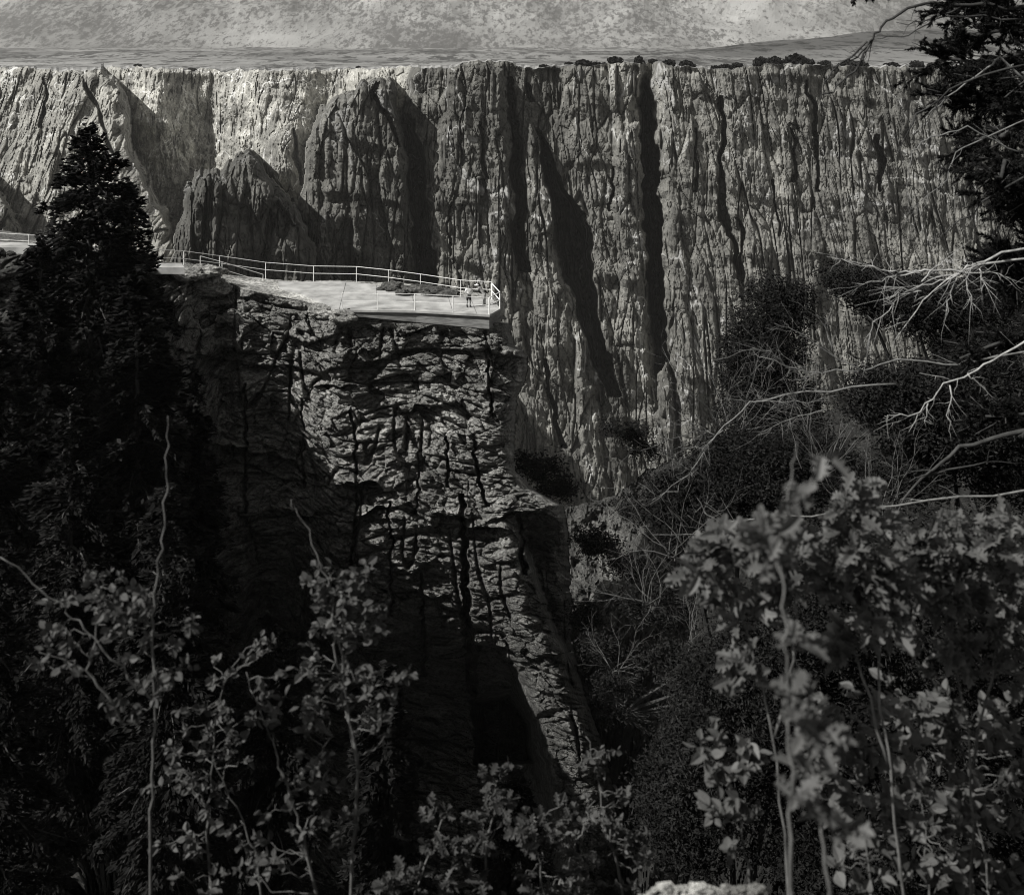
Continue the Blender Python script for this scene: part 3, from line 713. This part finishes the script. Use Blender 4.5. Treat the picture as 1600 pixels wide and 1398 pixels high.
bushy('juniper_tree', 12, [(1400, 900, 150, 110), (1550, 950, 110, 140), (1420, 1150, 160, 160), (1580, 1200, 90, 160), (1300, 1300, 150, 120)], 26,
      'black juniper filling the dark behind the right-hand oak shrubs', cnt=30000, leaf=.06, base=(1450, 1600))
for k, (x, y, D, rx, ry, lab) in enumerate([(838, 728, 92, 26, 20, 'dark scrub bush in the notch right of the rock face'), (868, 758, 94, 20, 14, 'dark scrub bush just left of the foot of the pale fin'),
        (990, 690, 120, 30, 28, 'small dark bush at the base of the far slot'), (1010, 790, 80, 26, 18, 'dark bush at the head of the scree slope'),
        (1030, 1020, 60, 30, 22, 'low dark bush right of the pale scree'), (960, 1070, 62, 26, 18, 'low dark bush at the bottom of the pale scree'),
        (925, 850, 96, 22, 12, 'small scrub bush high on the pale scree under the leaning fin'), (975, 880, 84, 26, 14, 'scrub bush in the middle of the upper scree'),
        (915, 960, 84, 20, 14, 'small scrub bush beside the dark edge of the rock spine'), (985, 945, 72, 30, 16, 'scrub bush on the right side of the lower scree'), (935, 1010, 72, 24, 16, 'scrub bush near the bottom left of the scree'),
        (1040, 940, 62, 36, 26, 'dark bush where the scree meets the low junipers'), (1000, 1100, 50, 60, 40, 'black bush in the deepest shade right of the spine')]):
    bushy('scrub_bush', D, [(x, y, rx, ry), (x+rx*.7, y+ry*.4, rx*.7, ry*.7)], 40+k, lab, 'bush', 'scrub bushes in the gully', leaf=.30*D/90, cnt=900, clump=12)

# far rim bushes (each its own, sharing one mesh)
rg = np.random.default_rng(77)
c = rnd_unit(rg, 260)*(rg.random((260, 1))**.4)*np.array([1.2, 1.2, .8])+np.array([0, 0, .6])
V, Q = blades(c, rnd_unit(rg, 260), rnd_unit(rg, 260), np.full(260, .6), np.full(260, .4))
rim_me = quads('bush', V, Q); rim_me.materials.append(M['juniper'])
rimb = [(911, 5.5, 3.2), (930, 4, 2), (962, 5, 3), (1020, 3, 2), (1045, 4, 3), (1072, 4, 2.5), (1118, 3, 1.8), (1138, 3, 1.8), (1152, 3.4, 2.4), (1188, 4.6, 4.2), (1210, 4, 3.6), (1226, 3, 2.4),
        (1244, 6.5, 5), (1262, 4, 3), (1290, 3, 2.2), (1325, 3.4, 3), (1345, 4, 2.6), (1395, 3.4, 2), (1432, 4.5, 3.4), (1455, 3, 2.6), (998, 2.6, 3.6), (850, 3, 1.6), (560, 3, 2.), (300, 5, 2.4), (215, 5, 2.)]
for k, (x, s, h) in enumerate(rimb):
    j = int(np.argmin(np.abs(rpx-x))); D = float(rD[j])+8; o = bpy.data.objects.new('rim_bush', rim_me); C.objects.link(o)
    q = P(x, float(rpy[j]), D); o.location = (q.x, q.y, q.z-.4); o.scale = (s*.6, s*.6, h*.75); o.rotation_euler = (0, 0, k*1.3)
    tag(o, 'small dark bush standing on the far canyon rim', 'bush', 'bushes along the far rim')

for k in range(26):
    x = rg.uniform(880, 1460); j = int(np.argmin(np.abs(rpx-x))); D = float(rD[j])+rg.uniform(3, 70); o = bpy.data.objects.new('rim_bush', rim_me); C.objects.link(o)
    q = P(x, float(rpy[j]), float(rD[j])); z = q.z*(1-(D-float(rD[j]))/555)-19*(D-float(rD[j]))/555; o.location = ((x-CX)/F*D, D, z-.3); sz = rg.uniform(.7, 1.8); o.scale = (sz*1.3, sz*1.3, sz); o.rotation_euler = (0, 0, k*1.7)
    tag(o, 'small dark bush standing on the far canyon rim', 'bush', 'bushes along the far rim')
def twiggy(px, py, D, r, n, seed, label, mt='twig', up=.3):
    rg = np.random.default_rng(seed); b = P(px, py+r*.9, D); root = empty('bare_shrub', b, label, 'bare shrub', 'bare twiggy shrubs on the right slope')
    k = r/F*D; m = MB(); t = .0011*D**.75
    for _ in range(n):
        d = Vector(rnd_unit(rg, 1)[0]); d.z = abs(d.z)*.8+up; d.normalize(); p = b+Vector((rg.normal()*k*.15, rg.normal()*k*.1, 0)); pts = [p]
        for q in range(7):
            d = (d+Vector(rnd_unit(rg, 1)[0])*.32).normalized(); p = p+d*k*rg.uniform(.2, .32); pts.append(p)
            if q > 1:
                for _ in range(2):
                    e = (d+Vector(rnd_unit(rg, 1)[0])*.9).normalized(); a = p+e*k*.2; m.tube([p, a, a+(e+Vector(rnd_unit(rg, 1)[0])*.5)*k*.18], t*.45, t*.15, n=3)
        m.tube(pts, t, t*.3, n=4)
    part('branch', m.mesh('branch', True), M[mt], root)
for a in ((1062, 790, 19, 90, 16, 201, 'bare grey twiggy shrub on top of the low dense juniper'), (1010, 890, 28, 60, 14, 202, 'bare twiggy shrub at the right edge of the scree'),
          (1150, 600, 22, 90, 16, 203, 'bare grey twigs standing in front of the rounded juniper'), (1290, 640, 18, 100, 18, 204, 'bare grey twiggy shrub right of the rounded juniper, above the oak leaves'),
          (1380, 760, 14, 90, 14, 205, 'bare grey twiggy shrub just behind the highest oak leaves'), (1080, 960, 24, 70, 12, 206, 'low bare twiggy shrub left of the large-leaved oak shrub'),
          (960, 1010, 60, 40, 12, 207, 'small bare twiggy shrub low on the scree beside the rock spine')):
    twiggy(*a)

# --- leaf templates (length along x, 1 unit)
OAK = [(0, 0), (.10, .03), (.20, .13), (.24, .22), (.30, .20), (.33, .10), (.42, .14), (.48, .33), (.56, .32), (.57, .15), (.66, .15), (.74, .29), (.81, .25), (.80, .12), (.90, .12), (1.0, .05), (1.0, 0)]
OVA = [(0, 0), (.12, .04), (.25, .18), (.42, .29), (.6, .29), (.78, .2), (.92, .09), (1, 0)]
def leaves(tpl, pos, dirs, nrm, size, rg, fold=.35, curl=.35):
    t = np.array(tpl); k = len(t); n = len(pos)
    d = dirs/np.linalg.norm(dirs, axis=1)[:, None]; s = np.cross(nrm, d); s /= np.linalg.norm(s, axis=1)[:, None]+1e-9; u = np.cross(d, s)
    fo = rg.uniform(.1, fold*1.6, n)[:, None]; cu = rg.uniform(-curl*.5, curl*1.5, n)[:, None]; wd = rg.uniform(.8, 1.15, n)[:, None]
    out = []
    for sg in (1, -1):
        a = t[None, :, 0]+np.zeros((n, 1)); b = t[None, :, 1]*sg*wd
        h = np.abs(b)*fo-cu*a*a
        a = a*(1-.25*np.abs(cu)*a)
        out.append(pos[:, None, :]+size[:, None, None]*(a[..., None]*d[:, None]+b[..., None]*s[:, None]+h[..., None]*u[:, None]))
    V = np.concatenate(out, 1).reshape(-1, 3)
    i0 = (np.arange(n)*2*k)[:, None]
    L = np.concatenate([i0+np.arange(k)[None, :], i0+k+np.arange(k)[None, ::-1]], 1)
    return V, L.ravel(), np.full(2*n, k)

def poly_world(pts, D):
    return [P(p[0], p[1], p[2] if len(p) > 2 else D) for p in pts]
def jitter(pts, rg, amt, sub=3):
    out = []
    for a, b in zip(pts[:-1], pts[1:]):
        for k in range(sub):
            t = k/sub; p = a.lerp(b, t)
            if k or out == []: pass
            out.append(p+Vector(rg.normal(size=3))*amt*(1 if (out) else 0))
    out.append(pts[-1]); return out

def shrub(name, label, D, stems, clusters, tpl, mt, leaf, seed, group, cat='shrub', stem_r=.006, stem_mat='stem', dens=1.):
    """stems: pixel polylines (base first); clusters: (px, py, radius_px, leaf count)"""
    rg = np.random.default_rng(seed); root = empty(name, P(*stems[0][0][:2], D), label, cat, group)
    sp = []; mb = MB(); pos, dr, nm, sz = [], [], [], []
    for st in stems:
        w = jitter(poly_world(st, D), rg, .0035*D/2.5, 7); mb.tube(w, stem_r*.6*D/2.5, stem_r*.16*D/2.5, n=6); sp += w
    spa = np.array([tuple(v) for v in sp]); k = D/F
    for (x, y, r, n) in clusters:
        c0 = np.array(P(x, y, D)); n = int(n*dens*(1.6 if leaf < .04 else 1.8)); nt = max(2, n//7)
        for q in range(nt):
            u = rnd_unit(rg, 1)[0]*rg.random()**.5; e = c0+u*np.array([r, r*.8, r])*k
            dist = np.linalg.norm(spa-e, axis=1)+np.maximum(0, spa[:, 2]-e[2])*1.2; a = Vector(spa[int(np.argmin(dist))])
            mid = a.lerp(Vector(e), .5)+Vector(rg.normal(size=3))*.05*(Vector(e)-a).length+Vector((0, 0, -.06*(Vector(e)-a).length))
            if (Vector(e)-a).length > r*k*2.5: a = mid.lerp(Vector(e), .2); mid = a.lerp(Vector(e), .5)
            tw = jitter([a, mid, Vector(e)], rg, .006, 3); mb.tube(tw, stem_r*.2*D/2.5, stem_r*.08*D/2.5, n=4)
            ax = (Vector(e)-mid).normalized()
            for j in range(n//nt+1):
                t = 1-rg.random()**1.5*.75; b = np.array(mid.lerp(Vector(e), t))+rg.normal(size=3)*.004
                d = np.array(ax)*.6+rnd_unit(rg, 1)[0]; d[2] = d[2]*.7+.05
                pos.append(b); dr.append(d); nm.append(np.array([0, -.25, 1.])+rg.normal(size=3)*.55); sz.append(leaf*rg.uniform(.55, 1.25))
    V, L, T = leaves(tpl, np.array(pos), np.array(dr), np.array(nm), np.array(sz), rg)
    f = MB(); f.arr(V, L, T); part('foliage', f.mesh('foliage'), M[mt], root)
    part('stem', mb.mesh('stem', True), M[stem_mat], root)
    return root

GO = 'leafy shrubs at the lower right'; GB = 'small-leaved shrubs at the lower left'
shrub('oak_shrub', 'nearest oak stem, straight and pale, rising highest in front of the right-hand shrubs', 1.55,
      [[(1238, 1460), (1236, 1200), (1228, 1000), (1222, 880), (1232, 770), (1245, 690)], [(1300, 1460), (1285, 1300), (1268, 1150), (1262, 1090)]],
      [(1230, 880, 60, 26), (1240, 780, 22, 5), (1262, 1120, 55, 24), (1250, 990, 22, 6), (1280, 1260, 60, 16), (1290, 712, 8, 2)], OAK, 'oak', .042, 51, GO, stem_r=.008)
shrub('oak_shrub', 'oak shrub with large lobed leaves at the left end of the right-hand shrubs', 2.6,
      [[(1240, 1500), (1210, 1150), (1160, 960), (1110, 850)], [(1210, 1150), (1250, 980), (1230, 850)]],
      [(1120, 850, 50, 46), (1090, 900, 40, 26), (1170, 860, 55, 46), (1150, 940, 40, 22), (1150, 1030, 34, 20), (1215, 870, 55, 40), (1220, 930, 50, 30)], OAK, 'oak', .056, 52, GO)
shrub('oak_shrub', 'oak shrub whose upright leaf tips stand highest beside the nearest stem', 2.7,
      [[(1420, 1500), (1390, 1200), (1370, 980), (1330, 850), (1320, 780)], [(1390, 1200), (1330, 1000), (1290, 860)]],
      [(1330, 790, 44, 40), (1300, 850, 60, 50), (1370, 860, 60, 52), (1340, 930, 70, 60), (1400, 950, 60, 44), (1320, 1010, 50, 30)], OAK, 'oak', .056, 53, GO)
shrub('oak_shrub', 'oak shrub at the right edge with curled leaves along its top', 2.9,
      [[(1520, 1500), (1520, 1200), (1490, 1000), (1440, 860)], [(1520, 1200), (1560, 1000), (1600, 850)]],
      [(1440, 840, 40, 36), (1500, 850, 50, 50), (1570, 840, 50, 50), (1470, 910, 60, 60), (1550, 920, 60, 60), (1600, 900, 40, 30), (1500, 1000, 80, 80), (1590, 1010, 60, 50)], OAK, 'oak', .056, 54, GO)
shrub('leafy_shrub', 'lower shrub with smooth oval leaves in the middle of the right-hand shrubs', 2.8,
      [[(1200, 1550), (1170, 1350), (1130, 1200)], [(1400, 1560), (1350, 1300), (1330, 1120)]],
      [(1120, 1210, 50, 30), (1150, 1290, 50, 26), (1100, 1130, 30, 12), (1180, 1180, 40, 20), (1340, 1130, 80, 70), (1300, 1230, 70, 50), (1400, 1220, 80, 60), (1370, 1330, 90, 60)], OVA, 'oak', .04, 55, GO)
shrub('leafy_shrub', 'oval-leaved shrub in the lower right corner', 3.1,
      [[(1560, 1600), (1540, 1350), (1500, 1150)], [(1480, 1600), (1450, 1380), (1440, 1250)]],
      [(1500, 1130, 90, 80), (1580, 1150, 70, 60), (1460, 1260, 80, 70), (1560, 1280, 80, 70), (1500, 1380, 110, 80), (1590, 1390, 60, 40), (1420, 1100, 60, 40)], OVA, 'oak', .042, 56, GO)
shrub('oak_shrub', 'low dark oak shrub with a few upright lobed leaves at the bottom centre', 3.4,
      [[(740, 1520), (760, 1330), (775, 1220)], [(640, 1540), (650, 1400), (690, 1280)], [(860, 1540), (850, 1400), (830, 1280)]],
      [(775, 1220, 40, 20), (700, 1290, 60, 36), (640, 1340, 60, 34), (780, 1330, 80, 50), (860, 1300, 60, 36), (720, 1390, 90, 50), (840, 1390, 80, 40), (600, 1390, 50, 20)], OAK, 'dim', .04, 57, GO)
shrub('leafy_shrub', 'twiggy small-leaved shrub at the foot of the bright rock spine', 3.6,
      [[(1000, 1560), (965, 1350), (935, 1220), (915, 1150)], [(900, 1560), (870, 1390), (900, 1320), (930, 1250)]],
      [(935, 1190, 34, 34), (960, 1280, 50, 60), (900, 1290, 50, 50), (990, 1310, 34, 30), (940, 1360, 70, 60), (1010, 1340, 24, 14)], OVA, 'berry', .027, 58, GB)
shrub('leafy_shrub', 'small-leaved shrub whose bright round clump stands right of the black fir shade', 3.0,
      [[(520, 1520), (470, 1300), (450, 1225), (420, 1150), (385, 1050)], [(450, 1225), (490, 1190), (520, 1150)], [(540, 1500), (560, 1200), (530, 1000), (510, 900), (485, 840), (455, 780)], [(560, 1200), (520, 1010), (545, 930), (560, 900)]],
      [(505, 920, 44, 60), (560, 930, 50, 70), (590, 970, 36, 46), (520, 980, 40, 46), (560, 1060, 60, 60), (480, 1050, 60, 50), (420, 1090, 50, 34), (600, 1120, 40, 30), (620, 1060, 24, 16), (500, 1150, 60, 36), (460, 1270, 80, 40), (540, 1260, 60, 36), (420, 1350, 70, 30)],
      OVA, 'berry', .028, 59, GB)
shrub('leafy_shrub', 'small-leaved shrub with pale curled leaves at its top, nearest the left edge', 2.8,
      [[(230, 1520), (235, 1300), (240, 1100), (150, 1000), (90, 940), (0, 870)], [(240, 1100), (238, 980), (250, 860), (262, 760), (262, 650)], [(190, 1130), (140, 1050), (150, 960), (155, 920)]],
      [(155, 930, 50, 50), (190, 950, 60, 60), (110, 950, 40, 20), (230, 960, 40, 30), (130, 1010, 60, 34), (290, 990, 30, 18), (240, 1060, 60, 40), (60, 1000, 50, 16), (200, 1100, 50, 22)], OVA, 'berry', .027, 60, GB)
shrub('leafy_shrub', 'dim small-leaved shrub between the two brighter left clumps', 3.3,
      [[(330, 1540), (325, 1300), (335, 1150), (350, 1060)], [(420, 1540), (400, 1330), (330, 1180)]],
      [(340, 1060, 60, 34), (300, 1130, 70, 50), (370, 1150, 60, 40), (270, 1210, 60, 34), (330, 1250, 80, 50), (250, 1320, 70, 30), (380, 1340, 80, 40), (420, 1020, 40, 20)], OVA, 'berry', .027, 61, GB)

# --- big near conifer at the upper right with dead branches
def big_tree():
    rg = np.random.default_rng(91); D = 8.
    root = empty('conifer_tree', P(1800, 1700, D), 'big black conifer overhanging the right edge, with bare dead lower branches', 'tree')
    m = MB(); m.tube([P(1830, 1700, D), P(1800, 900, D), P(1780, 0, D), P(1760, -900, D)], .2, .07, n=10); part('trunk', m.mesh('trunk', True), M['bark'], root)
    cs, ds = [], []; lm = MB()
    def spray(a, b, n, spread):
        a, b = np.array(a), np.array(b); t = rg.random(n); ax = b-a; ax /= np.linalg.norm(ax)+1e-9
        k = max(3, n//60)                                                # side twigs carrying the needles
        for _ in range(k):
            t0 = rg.random(); p0 = a+(b-a)*t0; dv = ax*.7+rnd_unit(rg, 1)[0]*np.array([1, 1, .55]); dv /= np.linalg.norm(dv)
            L = spread*rg.uniform(.6, 1.5); q = rg.random(n//k); pts = p0+dv*(q*L)[:, None]
            nd = dv+rnd_unit(rg, n//k)*.8
            cs.append(pts+nd*.012); ds.append(nd)
    limbs = [[(1790, -300), (1640, -120), (1540, -20), (1490, 10)], [(1790, -60), (1640, 20), (1560, 50), (1495, 60)], [(1790, 40), (1640, 70), (1540, 100), (1462, 95)], [(1790, 80), (1620, 130), (1540, 160), (1500, 150)],
             [(1790, 120), (1650, 180), (1560, 210), (1492, 235)], [(1790, 170), (1650, 230), (1590, 260), (1545, 275)], [(1790, 230), (1680, 280), (1620, 300), (1585, 312)],
             [(1790, -500), (1600, -260), (1420, -80), (1330, 4)], [(1790, 0), (1690, 60), (1600, 130), (1520, 130)], [(1790, -120), (1680, -60), (1600, 20), (1530, 20)], [(1790, -200), (1700, -150), (1620, -60), (1500, -10)],
             [(1790, 330), (1680, 380), (1600, 400), (1560, 410)], [(1790, 420), (1700, 480), (1600, 520), (1500, 560)], [(1790, 500), (1700, 600), (1620, 640), (1540, 650)]]
    for li, L in enumerate(limbs):
        Dl = D+rg.uniform(-1.2, 1.2); w = [P(x, y, Dl+(x-1790)*.002*rg.uniform(-1, 1)) for x, y in L]
        lm.tube(jitter(w, rg, .02, 3), .035, .008, n=6)
        for i in range(len(w)-1):
            seg = (w[i+1]-w[i]).length
            nn = 15 if (i > 0) else 6
            if li == 7: nn = 6 if i == 2 else 2
            for s in range(nn):
                a = w[i].lerp(w[i+1], rg.random()*.9); dv = (w[i+1]-w[i]).normalized()*.22+Vector(rnd_unit(rg, 1)[0])*.24+Vector((0, 0, -.05))
                if li == 7: dv *= .45
                b = a+dv*rg.uniform(.5, 1.); lm.tube([a, b], .007, .003, n=4); spray(a, b, 520, .09)
    c = np.concatenate(cs); d = np.concatenate(ds); n = len(c)
    V, Q = blades(c, d, rnd_unit(rg, n), rg.uniform(.030, .05, n), rg.uniform(.005, .009, n))
    part('crown', quads('crown', V, Q), M['fir'], root); part('limb', lm.mesh('limb', True), M['bark'], root)
    def dead(paths, mt, r, Dd, twigs=5, tw=.25):
        m = MB()
        for j, p in enumerate(paths):
            w = jitter(poly_world(p, Dd), rg, .007, 4); rr = r*(.62 if j == 0 else .36)
            m.tube(w, rr, rr*.25, n=6)
            for _ in range(twigs*2):
                i = rg.integers(1, len(w)-1); a = w[i]; dv = (w[min(i+1, len(w)-1)]-a).normalized()+Vector(rnd_unit(rg, 1)[0])*1.0
                e = a+dv*tw*rg.uniform(.25, .8); m.tube(jitter([a, e], rg, .006, 3), rr*.3, rr*.1, n=4)
                if rg.random() < .6: m.tube([a.lerp(e, .5), a.lerp(e, .5)+Vector(rnd_unit(rg, 1)[0])*tw*.3], rr*.2, rr*.1, n=4)
        part('dead_branch', m.mesh('dead_branch', True), M[mt], root)
    dead([[(1600, 10), (1490, 5), (1430, 8), (1385, 35), (1362, 62), (1335, 110), (1300, 145), (1282, 150)], [(1600, 30), (1478, 24), (1420, 55), (1362, 62)], [(1500, 12), (1440, 35), (1400, 35)], [(1362, 62), (1345, 95), (1330, 110)], [(1355, 65), (1300, 110), (1284, 145), (1285, 168)], [(1360, 70), (1330, 95), (1320, 130)]], 'bark', .02, 7., 3, .2)
    dead([[(1640, 400), (1530, 415), (1500, 423), (1445, 421), (1415, 425), (1385, 423), (1345, 412), (1305, 405)], [(1450, 421), (1400, 432), (1370, 440), (1340, 443)]], 'dead', .012, 6.5, 5, .22)
    dead([[(1660, 380), (1560, 395), (1520, 415), (1505, 423), (1480, 437), (1440, 470), (1400, 530)], [(1505, 423), (1450, 440), (1410, 460), (1365, 505), (1350, 535)], [(1500, 430), (1470, 440), (1420, 450), (1380, 448)], [(1505, 425), (1545, 425), (1580, 434)], [(1505, 425), (1516, 460), (1525, 485)],
          [(1495, 435), (1485, 465), (1478, 495)], [(1440, 440), (1470, 412), (1480, 405)], [(1530, 420), (1536, 440), (1532, 455)], [(1440, 455), (1410, 460), (1385, 465)]], 'dead', .013, 6.3, 5, .22)
    dead([[(1660, 500), (1560, 555), (1515, 585), (1475, 600), (1440, 640), (1420, 675)], [(1512, 583), (1530, 600), (1560, 625)], [(1484, 602), (1482, 650), (1486, 690)], [(1450, 630), (1447, 668)], [(1435, 645), (1400, 648), (1382, 650)]], 'dead', .011, 6., 3, .15)
    dead([[(1700, 700), (1600, 672), (1500, 700), (1440, 745), (1390, 815)], [(1440, 745), (1480, 735), (1560, 720)]], 'bark', .035, 7.5, 3, .2)
    dead([[(1700, 200), (1560, 90), (1540, 110), (1480, 150), (1450, 180)], [(1600, 240), (1510, 200), (1455, 215), (1427, 235), (1420, 290), (1422, 335)], [(1620, 180), (1500, 230), (1480, 280), (1420, 330)]], 'deadgrey', .015, 6.8, 4, .2)
    dead([[(1700, 220), (1570, 295), (1500, 345), (1446, 382)]], 'bark', .014, 6.6, 1, .1)
    dead([[(1640, 90), (1500, 130), (1430, 180), (1410, 225), (1395, 260)], [(1480, 150), (1440, 200)]], 'bark', .012, 6.6, 3, .15)
    dead([[(1700, 530), (1500, 570), (1400, 560), (1350, 580), (1260, 582), (1190, 560), (1172, 545)], [(1350, 580), (1300, 555), (1240, 515), (1210, 505)], [(1300, 550), (1290, 510), (1288, 495)], [(1230, 575), (1205, 550), (1175, 543)]], 'deadgrey', .014, 8., 6, .25)
    dead([[(1400, 600), (1260, 612), (1195, 625), (1172, 630), (1120, 680), (1080, 735), (1055, 765), (1020, 780)], [(1190, 627), (1240, 628), (1290, 625)], [(1255, 610), (1262, 585)], [(1120, 680), (1090, 670), (1070, 650)], [(1080, 735), (1060, 720), (1040, 705)], [(1290, 640), (1235, 655), (1185, 680)], [(1130, 672), (1100, 700), (1060, 698)]], 'deadgrey', .014, 8.5, 8, .25)
    dead([[(1700, 760), (1500, 775), (1300, 800), (1160, 812), (1125, 815), (1100, 800)], [(1160, 812), (1150, 830), (1020, 835)]], 'deadgrey', .014, 7., 5, .2)
big_tree()

# pale stones on the ledge at the very bottom
rg = np.random.default_rng(8)
for k in range(30):
    x = 1012+k*6.2+rg.normal()*4; y = 1392+rg.uniform(-8, 10); s = rg.uniform(.004, .012)
    n1, n2 = 14, 10
    th = np.linspace(0, 2*np.pi, n1)[None, :]; ph = np.linspace(0.001, np.pi-.001, n2)[:, None]
    a, b, c = np.sin(ph)*np.cos(th), np.sin(ph)*np.sin(th), np.cos(ph)*np.ones_like(th); r = 1+.8*fbm(a+k, b, c, k, 3)+.4*(worley(a*1.5+k, b*1.5, c*1.5, k)[0]-.5)
    me = grid_mesh('stone', a*r*s*1.6, b*r*s*1.2, c*r*s*.7); put_tone(me, np.full(len(me.vertices), 2.6)); o = link('stone', me, M['near']); o.location = P(x, y, 2.12)
    tag(o, 'small pale stone on the ledge at the bottom of the picture', 'stone', 'pale stones on the near ledge')

# ------------------------------------------------------------------ haze
def haze():
    m = bpy.data.materials.new('haze'); m.use_nodes = True; n = m.node_tree; n.nodes.clear()
    v = n.nodes.new('ShaderNodeVolumePrincipled'); o = n.nodes.new('ShaderNodeOutputMaterial')
    v.inputs['Color'].default_value = (.95, .935, .90, 1); v.inputs['Density'].default_value = HZ
    v.inputs['Anisotropy'].default_value = .1
    n.links.new(v.outputs[0], o.inputs['Volume'])
    b = MB(); b.prism([Vector((x, y, 1080)) for x, y in ((-6500, -60), (6500, -60), (6500, 8400), (-6500, 8400))], 1600)
    tag(link('haze', b.mesh('haze'), m), kind='stuff')
HZ = 5.5e-5
haze()
